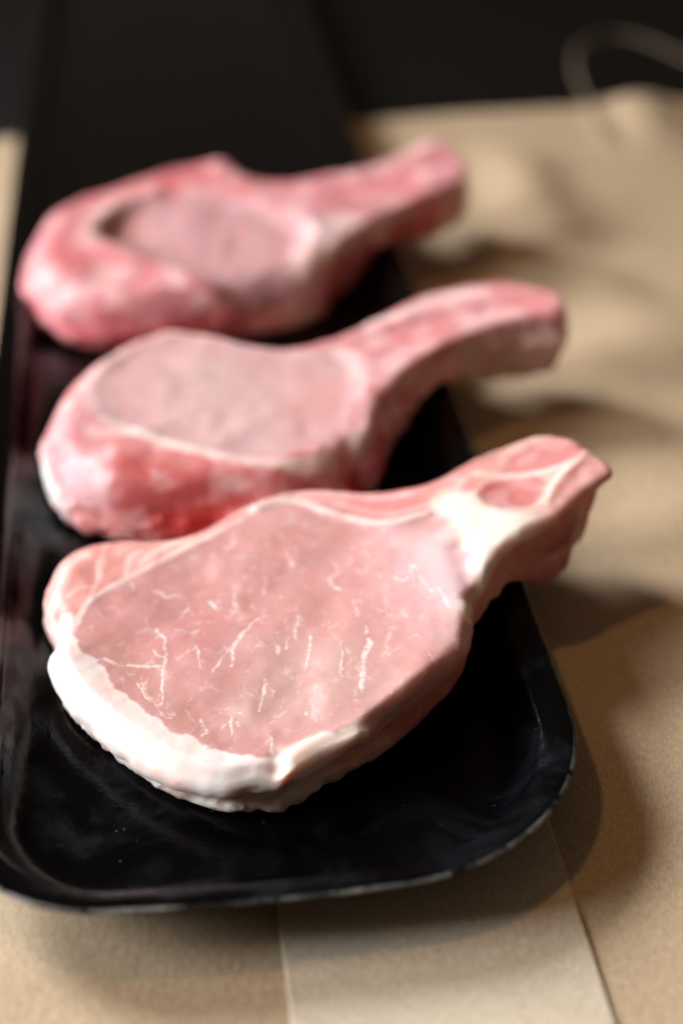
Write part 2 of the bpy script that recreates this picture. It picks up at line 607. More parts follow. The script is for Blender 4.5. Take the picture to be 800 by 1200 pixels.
def build_tray():
    prof = [(0.0215, -0.0008), (0.0190, -0.0002), (0.0160, 0.0040), (0.0130, 0.0100), (0.0100, 0.0138), (0.0060, 0.0155), (0.0020, 0.0161), (0.0005, 0.0163),
            (0.0, 0.0167), (0.0002, 0.0171), (0.0006, 0.0174), (0.0013, 0.0176), (0.0030, 0.0174), (0.0060, 0.0164), (0.0095, 0.0150), (0.0104, 0.0144), (0.0111, 0.0136), (0.0117, 0.0125), (0.0124, 0.0107),
            (0.0150, 0.0068), (0.0175, 0.0043), (0.0210, 0.0028), (0.0255, 0.0022), (0.032, TRAY_FLOOR)]
    rings = []
    for o, z in prof:
        P = outline(o)
        xy = uv2xy(P[:, 0], P[:, 1])
        p3 = np.c_[xy, np.full(len(xy), z)]
        zz = z + 0.0003 * vnoise(p3, 0.05, 9)
        rings.append(np.c_[xy, zz])
    n = len(rings[0])
    V = list(rings)
    i = np.arange(n * len(prof)).reshape(len(prof), n)
    j = np.roll(i, -1, 1)
    Q = np.stack([i[:-1], j[:-1], j[1:], i[1:]], -1).reshape(-1, 4).tolist()
    V = np.concatenate(V)
    Q.append(list(i[-1]))
    Q.append(list(i[0][::-1]))
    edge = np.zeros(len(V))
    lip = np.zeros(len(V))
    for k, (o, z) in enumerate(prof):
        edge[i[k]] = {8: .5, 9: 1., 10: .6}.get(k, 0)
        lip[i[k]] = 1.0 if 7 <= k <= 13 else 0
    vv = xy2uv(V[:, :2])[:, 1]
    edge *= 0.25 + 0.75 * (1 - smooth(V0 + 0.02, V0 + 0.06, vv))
    tr = thing("serving_tray", (*uv2xy(np.array((U0 + U1) / 2), np.array((V0 + V1) / 2)), -0.0008),
               "long black enamel tray with rounded corners and worn rim holding the chops", "tray")
    # split the pressed pan and its rolled rim
    Qa = [q for q in Q if len(q) > 4 or not (5 * n <= min(q) and max(q) < 15 * n)]
    Qb = [q for q in Q if len(q) == 4 and 5 * n <= min(q) and max(q) < 15 * n]
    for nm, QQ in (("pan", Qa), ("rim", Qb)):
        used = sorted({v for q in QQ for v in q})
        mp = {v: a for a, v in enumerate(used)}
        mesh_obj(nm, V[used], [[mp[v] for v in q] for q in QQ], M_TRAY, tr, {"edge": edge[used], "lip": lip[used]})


build_tray()


# ------------------------------------------------------------------ pork chops
def make_chop(name, label, group, cfg):
    h = cfg['voxel']
    zlo, zhi, dz = cfg['lift']
    up_z = lambda p: (p[0], p[1], p[2] + dz * float(smooth(zlo, zhi, p[2])), *p[3:])
    cfg = dict(cfg, outline=[up_z(p) for p in cfg['outline']], top=[up_z(p) for p in cfg['top']], wallcol=[up_z(p) for p in cfg['wallcol']])
    out = spline([un(*p)[:2] for p in cfg['outline']], 6)
    for _ in range(cfg.get('osm', 10)):
        out = 0.5 * out + 0.25 * (np.roll(out, 1, 0) + np.roll(out, -1, 0))
    A = np.array([un(*p) for p in cfg['top']])
    basis = (lambda p: np.stack([np.ones(len(p)), p[:, 0], p[:, 1], p[:, 0] ** 2], -1)) if cfg.get('quad') else \
            (lambda p: np.stack([np.ones(len(p)), p[:, 0], p[:, 1]], -1))
    cen = A[:, :2].mean(0)
    co = np.linalg.lstsq(basis(A[:, :2] - cen), A[:, 2], rcond=None)[0]
    base_top = lambda p: basis(p - cen) @ co

    def pick(px, py):
        z = cfg['top'][0][2]
        for _ in range(12):
            q = un(px, py, z)[:2]
            z = float(base_top(q[None])[0])
        return q
    path = lambda pts, closed=False, n=5: spline([pick(*p) for p in pts], n, closed)

    lo = out.min(0) - 0.008
    hi = out.max(0) + 0.008
    gx = np.arange(lo[0], hi[0], h)
    gy = np.arange(lo[1], hi[1], h)
    G = np.stack(np.meshgrid(gx, gy, indexing='ij'), -1).reshape(-1, 2)
    d2 = sdf_poly(G, out)
    g3 = np.c_[G, np.zeros(len(G))]
    d2 = d2 + cfg.get('wob', 0.0012) * fbm(g3, 0.016, 3, cfg['seed'])
    ht = base_top(G)
    rib = 1 - smooth(-0.006, 0.006, sdf_poly(G, path(cfg['parts'][-1][1], True)))
    ht = ht - cfg['drop'] * (1 - 0.85 * rib) * (1 - smooth(0, cfg['drop_w'], -d2)) ** 1.5
    ht = ht + cfg.get('und', 0.0008) * fbm(g3, 0.03, 2, cfg['seed'] + 3)
    for kind, pts, w, amt in cfg['relief']:
        if kind == 'line':
            ht = ht + amt * np.exp(-(dist_line(G, path(pts)) / w) ** 2)
        elif kind == 'poly':
            ht = ht + amt * (1 - smooth(-w, w, sdf_poly(G, path(pts, True))))
        elif kind == 'dot':
            c = pick(*pts)
            ht = ht + amt * np.exp(-(np.hypot(*(G - c).T) / w) ** 2)
    q = xy2uv(G)
    hb = TRAY_FLOOR + 0.0004 + (cfg['rest'] - TRAY_FLOOR) * smooth(cfg['ru'][0], cfg['ru'][1], q[:, 0])
    hb = hb - cfg.get('dip', 0.0) * smooth(0.119, 0.136, q[:, 0])
    sh = (len(gx), len(gy))
    zmax = ht.max() + 0.006
    gz = np.arange(-0.003, zmax, h)
    D2, HT, HB = (a.reshape(sh)[:, :, None].astype(np.float32) for a in (d2, ht, hb))
    Z = gz[None, None, :].astype(np.float32)
    u = HT - Z
    # the wall: bulges and folds below the cut face
    wall = np.zeros_like(u)
    for wfun in cfg['wall']:
        pts, w2, prof = wfun
        if pts is None:
            m = 1.0
        else:
            m = (1 - smooth(-w2, w2, sdf_poly(G, np.array([pick(*p) for p in pts])))).reshape(sh)[:, :, None]
        xs, ys = zip(*prof)
        wall = wall + (np.interp(u.ravel(), xs, ys).reshape(u.shape) * m).astype(np.float32)
    k = np.full(len(G), cfg['k'])
    for pts, kk in cfg.get('round', []):
        k = k + (kk - cfg['k']) * (1 - smooth(-0.008, 0.008, sdf_poly(G, path(pts, True))))
    k = k + (np.minimum(0.0042, cfg['k']) - k) * rib
    k = k.reshape(sh)[:, :, None].astype(np.float32)
    F = smax(D2 + wall, Z - HT, k)
    F = smax(F, HB - Z, cfg.get('kb', 0.008)).astype(np.float32)
    V, Q = surface_net(F, np.array([gx[0], gy[0], gz[0]]), h)
    V = relax(V, Q, 2)
    N = vert_normals(V, Q)
    hv = ht.reshape(sh)
    ii = np.clip(((V[:, 0] - gx[0]) / h).round().astype(int), 0, sh[0] - 1)
    jj = np.clip(((V[:, 1] - gy[0]) / h).round().astype(int), 0, sh[1] - 1)
    depth = hv[ii, jj] - V[:, 2]
    steep = smooth(0.75, 0.35, N[:, 2])
    wtop = (1 - smooth(cfg['zt'][0], cfg['zt'][1], depth)) * (N[:, 2] > 0)
    vis = V[:, 2] > TRAY_FLOOR + 0.002
    amp = cfg.get('lump', 0.0006) * (0.3 + 0.7 * (1 - wtop)) + 0.00012
    V = V + N * ((amp * fbm(V, 0.012, 3, cfg['seed'] + 1)) * vis)[:, None]
    low = smooth(0.006, 0.011, depth) * (1 - wtop)
    if cfg.get('crinkle_poly'):
        low = low * (1 - smooth(-0.004, 0.004, sdf_poly(V[:, :2], path(fat_f, True))))
    V = V + N * (cfg.get('crinkle', 0.0008) * low * vis * (1 - 2 * np.abs(fbm(V * np.array([1, 1, 1.6]), 0.011, 3, cfg['seed'] + 71))))[:, None]
    N = vert_normals(V, Q)

    # ---- colour zones (pigment of lean, fat and bone; some light and shade painted in)
    XY = V[:, :2]
    nz = fbm(V, 0.006, 3, cfg['seed'] + 11)
    def pale(c, wall=False):
        c = np.array(c, float)
        g = np.array([0.78, 0.775, 0.765]) if c.min() > 200 else np.array((1.0, 0.88, 0.88) if wall else cfg['gain'])
        return np.minimum(lin(c + (255 - c) * np.array(cfg['pale'])) * g, 0.90)
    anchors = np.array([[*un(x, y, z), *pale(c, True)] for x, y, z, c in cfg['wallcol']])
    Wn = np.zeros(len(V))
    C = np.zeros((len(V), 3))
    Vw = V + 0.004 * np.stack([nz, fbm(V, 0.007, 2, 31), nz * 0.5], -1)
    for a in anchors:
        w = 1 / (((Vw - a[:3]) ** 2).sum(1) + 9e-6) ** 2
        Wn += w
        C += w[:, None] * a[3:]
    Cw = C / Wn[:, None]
    blot = smooth(0.05, 0.45, fbm(V, 0.010, 3, cfg['seed'] + 21))
    Cw = Cw * (1 - 0.28 * blot[:, None] * np.array([0.15, 1, 1]))
    band = smooth(0.12, 0.50, fbm(V * np.array([1, 1, 0.35]), 0.010, 3, cfg['seed'] + 51))
    Cw = Cw * (1 - cfg.get('band', 0.0) * band[:, None]) + cfg.get('band', 0.0) * band[:, None] * lin((248, 212, 210))
    for pts, d0, d1, colr, wt in cfg.get('stripe', []):
        m = 1 - smooth(-0.004, 0.004, sdf_poly(XY, path(pts, True)))
        dd = depth + 0.0022 * fbm(V, 0.010, 3, 61)
        m = m * np.exp(-((dd - d0) / d1) ** 2) * wt * smooth(-0.5, 0.2, fbm(V, 0.012, 2, 77))
        Cw = Cw * (1 - m[:, None]) + m[:, None] * lin(colr)
    Ct = np.tile(pale(cfg['base']), (len(V), 1))
    marb = np.zeros(len(V))
    streak = np.zeros(len(V))
    fat = np.zeros(len(V))
    jit = 0.0020 * nz
    for kind, pts, colr, w, wt in cfg['zones']:
        if kind == 'poly':
            m = 1 - smooth(-w, w, sdf_poly(XY, path(pts, True)) + jit)
        else:
            m = 1 - smooth(0.35 * w, w, dist_line(XY, path(pts)) + jit * 0.35)
            m = m * (0.6 + 0.4 * smooth(-0.35, 0.25, fbm(V, 0.005, 2, cfg['seed'] + 41)))
        m = m * wt
        Ct = Ct * (1 - m[:, None]) + m[:, None] * pale(colr)
        isf = 1.0 if min(colr) > 190 else 0.0
        fat = fat * (1 - m) + isf * m
    ra, rb = smooth(0.05, 0.5, fbm(V, 0.011, 3, cfg['seed'] + 101)), smooth(0.05, 0.5, fbm(V, 0.013, 3, cfg['seed'] + 111))
    ring = smooth(-0.001, 0.003, sdf_poly(XY, path(cfg['eye'], True)))
    ra, rb = ring * ra * cfg['vary'], ring * rb * cfg['vary'] * (1 - fat)
    Ct = Ct * (1 - ra[:, None]) + ra[:, None] * lin((236, 196, 194))
    Ct = Ct * (1 - rb[:, None]) + rb[:, None] * lin((190, 84, 84))
    blush = smooth(-0.1, 0.5, fbm(V, 0.016, 3, cfg['seed'] + 91))
    Ct = Ct * (1 - (0.70 * fat * blush)[:, None]) + (0.70 * fat * blush)[:, None] * lin((238, 204, 194))
    em = 1 - smooth(-0.003, 0.001, sdf_poly(XY, path(cfg['eye'], True)))
    marb = em * wtop * cfg.get('marb', 1.0) * (1 - fat)
    rs = np.random.default_rng(cfg['seed'])
    for pts, w, st in cfg.get('streaks', []):
        ps = path(pts, False, 3)
        w = max(w, 0.00065)
        dd = dist_line(XY, ps) + 0.0003 * nz
        streak = np.maximum(streak, (0.55 + 0.45 * st) * np.clip(1 - dd / (2.4 * w), 0, 1))
    streak *= wtop
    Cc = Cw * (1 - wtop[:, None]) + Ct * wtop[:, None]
    fat = fat * wtop + (1 - wtop) * smooth(0.45, 0.65, Cw[:, 2])

    # ---- parts
    lab = np.zeros(len(V), int)
    soft = np.ones(len(V))
    names = ['cap_meat']
    for nm, pts, zone in cfg['parts']:
        d = sdf_poly(XY, path(pts, True))
        soft = np.minimum(soft, smooth(0.0008, 0.0065, np.abs(d)))
        m = d < 0
        if zone == 'top':
            m &= wtop > 0.5
        lab[m] = len(names)
        names.append(nm)
    root = thing(name, (*out.mean(0), TRAY_FLOOR), label, "pork chop", group)
    fl = lab[Q[:, 0]]
    for k_, nm in enumerate(names):
        Qk = Q[fl == k_]
        used, inv = np.unique(Qk, return_inverse=True)
        mesh_obj(nm, V[used], inv.reshape(-1, 4), M_MEAT, root,
                 {"col": Cc[used], "marb": marb[used], "streak": streak[used], "fat": fat[used], "soft": soft[used], "wet": (em * wtop * (1 - fat))[used]}, N[used])
    return root


GROUP = "pork chops laid in a row on the tray"
WHITE, CREAM, LEAN, SALM, RED, DRED = (246, 236, 230), (240, 208, 184), (219, 157, 156), (232, 158, 148), (203, 108, 108), (168, 82, 76)

# ---- the chop with the broad marbled face at the front of the tray
eye_f = [(82, 742), (100, 712), (140, 684), (195, 655), (245, 630), (300, 604), (345, 592), (400, 608), (450, 616), (500, 606), (530, 620), (552, 648),
         (560, 690), (558, 740), (552, 780), (520, 812), (480, 836), (430, 844), (385, 856), (345, 873), (320, 884), (285, 886), (240, 873), (200, 851), (150, 816), (112, 776)]
fat_f = [(78, 738), (100, 765), (112, 776), (150, 816), (200, 851), (240, 873), (285, 886), (320, 884), (345, 873), (385, 856), (430, 846), (470, 842),
         (480, 880), (440, 930), (380, 960), (270, 990), (160, 960), (60, 850), (40, 760)]
rib_f = [(512, 592), (530, 618), (552, 645), (566, 672), (572, 760), (700, 720), (760, 560), (680, 480), (560, 520)]
streaks = [([(305, 725), (284, 743), (276, 760), (272, 783)], .0007, .9), ([(276, 762), (262, 770), (250, 790)], .0006, .6), ([(185, 738), (193, 760), (190, 800), (188, 826)], .0007, .8),
           ([(122, 775), (150, 781), (192, 783)], .0009, .8), ([(130, 786), (158, 792)], .0007, .5), ([(366, 748), (358, 786)], .0008, .8), ([(433, 750), (426, 780), (424, 808)], .0010, .95),
           ([(402, 765), (399, 793)], .0007, .6), ([(311, 795), (304, 832)], .0007, .7), ([(312, 680), (310, 702)], .0007, .5), ([(334, 648), (343, 664)], .0007, .5),
           ([(386, 676), (396, 690)], .0009, .7), ([(184, 692), (195, 698), (210, 695)], .0008, .7), ([(244, 704), (256, 713)], .0008, .7), ([(271, 832), (273, 862)], .0006, .6),
           ([(256, 836), (282, 834)], .0006, .6), ([(318, 860), (317, 882)], .0006, .7), ([(155, 682), (157, 690)], .0010, .7), ([(485, 664), (505, 696)], .0009, .6),
           ([(514, 690), (527, 716)], .0009, .6), ([(462, 640), (480, 664), (484, 690)], .0009, .4), ([(350, 722), (343, 742)], .0006, .5), ([(230, 760), (235, 788)], .0006, .5),
           ([(205, 738), (222, 744), (236, 740)], .0006, .5), ([(160, 800), (176, 822)], .0006, .6), ([(170, 808), (190, 836), (200, 842)], .0005, .5)]
_r = random.Random(3)


def vein(x, y, a, L, w, st, depth=0):
    """a thread of fat that wanders through the muscle and sometimes forks"""
    pts, n = [(x, y)], max(2, int(L / 4))
    for _ in range(n):
        a += _r.gauss(0, 0.38)
        x, y = x + 4 * math.cos(a), y + 4 * math.sin(a) * 0.9
        pts.append((x, y))
        if depth < 1 and _r.random() < 0.14:
            vein(x, y, a + _r.choice((-1, 1)) * _r.uniform(.5, 1.1), L * 0.45, w * 0.85, st * 0.8, depth + 1)
    streaks.append((pts, w, st))


def in_eye(x, y):
    P, ins = eye_f, False
    for (ax, ay), (bx, by) in zip(P, P[1:] + P[:1]):
        if (ay > y) != (by > y) and x < (bx - ax) * (y - ay) / (by - ay) + ax:
            ins = not ins
    return ins


# the threads picked out in the photograph are broken into wandering pieces
_main, streaks = streaks, []
for pts, w, st in _main:
    q = spline(pts, 4, False)
    q = [(px + _r.gauss(0, 1.3), py + _r.gauss(0, 0.8)) for px, py in q]
    streaks.append((q, w * _r.uniform(.85, 1.15), st))
for _ in range(150):
    x, y = _r.uniform(90, 550), _r.uniform(610, 880)
    dense = 1.0 if (y > 690 and x < 460) else 0.35
    if not in_eye(x, y) or _r.random() > dense:
        continue
    if _r.random() < 0.30:
        streaks.append(([(x, y), (x + _r.uniform(-2, 2), y + _r.uniform(1, 3))], _r.uniform(.0007, .0010), _r.uniform(.3, .6)))
    else:
        vein(x, y, _r.gauss(1.7, 0.5), _r.uniform(6, 26), _r.uniform(.00065, .0010), _r.uniform(.15, .65))

front = dict(vary=.25, crinkle=.0012, dip=.001, lift=(.029, .042, .006), crinkle_poly=True, pale=(.0, .05, .06), gain=(.735, .69, .645),
    seed=3, voxel=0.0004, k=0.0050, kb=0.0045, drop=0.0016, drop_w=0.005, wob=0.0004, und=0.0009, lump=0.0009, zt=(0.0022, 0.0042), quad=True,
    outline=[(48, 718, .012), (52, 690, .014), (62, 665, .016), (80, 646, .017), (108, 634, .018), (150, 630, .018), (200, 630, .019), (235, 623, .020), (265, 604, .021),
             (300, 590, .022), (345, 577, .023), (400, 578, .025), (450, 580, .027), (490, 574, .029), (520, 563, .031), (555, 545, .033), (590, 527, .035), (625, 514, .037),
             (655, 511, .039), (679, 518, .040), (691, 532, .041), (706, 541, .041), (720, 555, .041), (715, 568, .039), (695, 584, .037), (670, 602, .036), (640, 622, .035),
             (615, 640, .033), (590, 660, .031), (570, 682, .030), (563, 706, .028), (561, 735, .027), (560, 765, .025), (553, 788, .023), (536, 808, .019), (505, 838, .014),
             (472, 868, .009), (442, 890, .008), (406, 908, .008), (374, 918, .008), (348, 930, .009), (326, 939, .008), (296, 945, .006), (268, 950, .006), (240, 944, .006),
             (200, 926, .007), (160, 902, .007), (120, 868, .008), (88, 834, .009), (70, 800, .010), (64, 765, .011), (66, 746, .011)],
    top=[(60, 700, .0185), (110, 640, .020), (320, 895, .0205), (100, 790, .0185), (250, 740, .0215), (400, 590, .027), (560, 740, .0305), (450, 830, .025), (600, 580, .0375), (710, 555, .042)],
    round=[([(440, 850), (500, 800), (540, 740), (545, 690), (590, 690), (590, 800), (500, 880)], .013), ([(40, 620), (200, 620), (240, 640), (100, 700), (80, 745), (40, 745)], .010)],
    rest=.0186, ru=(.034, .104),
    relief=[('line', [(75, 770), (110, 815), (160, 855), (220, 888), (290, 905)], .006, .0012),
            ('dot', (338, 908), .0032, .0026), ('line', [(345, 893), (375, 875), (420, 860)], .004, .0016), ('line', [(325, 886), (326, 900)], .0024, -.0011), 
            ('line', [(300, 597), (345, 588), (400, 606), (450, 614), (500, 604)], .0020, .0012),
            ('line', [(345, 583), (400, 594), (450, 598), (500, 588)], .0016, -.0009),
            ('line', [(400, 640), (380, 720), (350, 800)], .008, -.0006), ('line', [(460, 640), (500, 720), (490, 790)], .010, .0010), ('line', [(180, 720), (250, 800)], .012, .0006),
            ('line', [(540, 640), (556, 690), (556, 740)], .004, -.0016), ('poly', [(515, 592), (560, 578), (622, 612), (590, 648), (562, 668), (545, 640)], .006, .0016),
            ('poly', [(562, 580), (590, 565), (630, 572), (625, 592), (580, 598)], .002, -.0012), ('line', [(640, 590), (665, 555), (688, 530)], .0025, .0012),
            ('dot', (85, 665), .006, .0008), ('dot', (75, 725), .004, .0008), ('dot', (547, 712), .003, .001)],
    wall=[(None, .001, [(-.01, 0), (.004, 0), (.008, .0006), (.012, .0), (.02, .001), (.04, .002)]),
          ([(40, 740), (300, 860), (480, 830), (560, 900), (300, 1000), (40, 900)], .004, [(-.01, -.001), (.002, -.0026), (.0055, -.0024), (.0083, .0030), (.0098, .0036), (.0122, .0008), (.0145, .0), (.02, .0015)]),
          ([(470, 850), (545, 780), (556, 700), (600, 700), (600, 800), (500, 900)], .010, [(0, 0), (.003, .0005), (.008, .004), (.014, .008), (.02, .011)]),
          ([(560, 710), (590, 655), (640, 612), (680, 585), (694, 612), (665, 680), (600, 750)], .006, [(0, 0), (.004, .0), (.0065, .0018), (.009, -.001), (.013, -.005), (.018, -.0065), (.03, -.0055)]),
          ([(690, 600), (680, 540), (690, 500), (760, 520), (760, 620)], .006, [(0, 0), (.004, .0), (.0065, .004), (.010, .005), (.03, .007)])],
    stripe=[(fat_f, .0092, .0016, (150, 112, 96), .9), (fat_f, .0135, .0014, (188, 152, 138), .7)],  # brown lines along the fat wall, with crease shade painted in
    base=LEAN, eye=eye_f, streaks=streaks,
    zones=[('poly', [(40, 720), (50, 660), (100, 620), (200, 615), (250, 615), (200, 650), (140, 682), (105, 706), (82, 742), (50, 745)], (243, 172, 163), .0016, 1),
           ('poly', [(120, 720), (160, 690), (220, 680), (280, 720), (240, 770), (160, 780)], (214, 145, 144), .010, .7),
           ('poly', [(300, 760), (380, 740), (460, 790), (420, 835), (330, 850), (260, 850)], (222, 178, 174), .014, .85),
           ('poly', [(440, 620), (520, 630), (552, 690), (545, 760), (480, 740), (450, 680)], (232, 182, 186), .010, .9),
           ('poly', [(470, 635), (515, 628), (545, 660), (548, 700), (520, 720), (495, 690)], (250, 214, 220), .008, .75),  # wet sheen painted as a paler patch
           ('poly', [(100, 740), (150, 760), (230, 840), (280, 876), (220, 860), (130, 795)], (204, 146, 134), .004, .6),
           ('poly', [(245, 628), (300, 598), (345, 590), (400, 607), (450, 614), (505, 604), (530, 560), (450, 570), (345, 570), (260, 600)], (233, 160, 158), .0010, 1),
           ('poly', fat_f, WHITE, .0007, 1),
           ('poly', [(325, 875), (345, 873), (385, 856), (430, 846), (480, 842), (480, 870), (400, 920), (340, 930), (322, 900)], (247, 222, 203), .003, .9),
           ('line', [(70, 745), (85, 737), (105, 706), (140, 683), (195, 654), (245, 629), (300, 600), (345, 588)], (247, 222, 212), .0016, .9),
           ('line', [(105, 706), (116, 675), (122, 645), (128, 634)], (246, 222, 212), .0014, .85), ('line', [(56, 712), (72, 690), (80, 668), (100, 650)], (248, 222, 214), .0026, .8),
           ('line', [(80, 700), (95, 690), (112, 690)], (246, 214, 205), .0012, .7), ('line', [(148, 678), (152, 655), (165, 645)], (246, 220, 212), .0014, .8),
           ('line', [(165, 660), (190, 642), (225, 632)], (246, 216, 206), .0016, .7), ('poly', [(68, 722), (84, 720), (90, 738), (82, 750), (64, 748)], WHITE, .0016, .9),
           ('line', [(300, 597), (345, 588), (375, 598), (400, 606), (450, 614), (490, 607), (512, 598)], (250, 228, 218), .0019, .95),
           ('line', [(265, 606), (300, 590), (345, 578), (400, 580), (450, 583), (500, 573)], (245, 212, 205), .0016, .7),
           ('line', [(390, 586), (430, 598), (470, 598), (500, 588)], (246, 205, 200), .0010, .6),
           ('poly', [(500, 590), (540, 560), (600, 520), (660, 500), (730, 540), (720, 580), (640, 625), (590, 665), (560, 690), (552, 650), (530, 620)], (238, 190, 180), .0016, 1),
           ('poly', [(508, 596), (528, 578), (556, 582), (566, 598), (600, 602), (628, 604), (618, 622), (590, 650), (566, 680), (556, 664), (548, 640), (530, 618)], (250, 230, 217), .0040, .95),
           ('poly', [(560, 580), (572, 566), (600, 561), (628, 566), (636, 576), (626, 592), (600, 597), (575, 594)], (203, 112, 112), .0016, .95),
           ('poly', [(585, 556), (600, 535), (630, 518), (662, 512), (682, 522), (676, 538), (650, 550), (620, 556)], (214, 128, 130), .0018, .9),
           ('poly', [(535, 575), (550, 562), (562, 566), (550, 580)], (224, 150, 150), .0015, .8),
           ('poly', [(648, 590), (668, 556), (690, 535), (722, 552), (712, 572), (670, 604)], (220, 148, 142), .0015, .9),
           ('line', [(640, 592), (650, 566), (676, 545), (688, 530)], (248, 215, 208), .0013, .9), ('line', [(556, 556), (600, 558), (640, 554), (666, 545)], (248, 218, 210), .0014, .8),
           ('poly', [(540, 705), (552, 702), (556, 712), (550, 724), (540, 718)], (252, 240, 232), .0010, .95),
           ('line', [(510, 800), (530, 796), (548, 782)], (240, 206, 198), .0022, .6), ('line', [(552, 650), (558, 690), (559, 740)], (240, 196, 188), .0018, .5)],
    wallcol=[(56, 700, .010, (238, 188, 178)), (62, 745, .010, (244, 215, 206)), (75, 805, .010, WHITE), (110, 850, .012, WHITE), (160, 895, .010, (250, 238, 228)), (215, 925, .010, (244, 226, 214)),
             (265, 945, .008, (244, 224, 212)), (320, 935, .010, (247, 222, 204)), (345, 915, .014, (250, 230, 214)), (380, 900, .012, (242, 205, 182)), (420, 885, .012, (236, 186, 162)),
             (450, 862, .016, (228, 168, 146)), (450, 885, .006, (232, 200, 180)), (485, 845, .016, (226, 146, 124)), (520, 815, .018, (224, 138, 120)), (552, 775, .024, (228, 150, 136)), (562, 720, .026, (232, 170, 158)),
             (580, 690, .024, (222, 168, 150)), (600, 660, .028, (212, 150, 136)), (610, 695, .022, (232, 190, 170)), (640, 640, .028, (206, 150, 136)), (640, 665, .022, (148, 70, 66)), (665, 640, .026, (150, 70, 68)),
             (690, 605, .028, (176, 96, 88)), (700, 578, .036, (200, 128, 116)), (715, 562, .039, (206, 136, 126)), (650, 690, .020, (196, 120, 108)), (400, 585, .018, (226, 150, 145)), (200, 640, .012, (226, 150, 145))],
    parts=[('lean_eye', eye_f, 'top'), ('fat_cap', fat_f, 'all'), ('rib_bone', rib_f, 'all')])

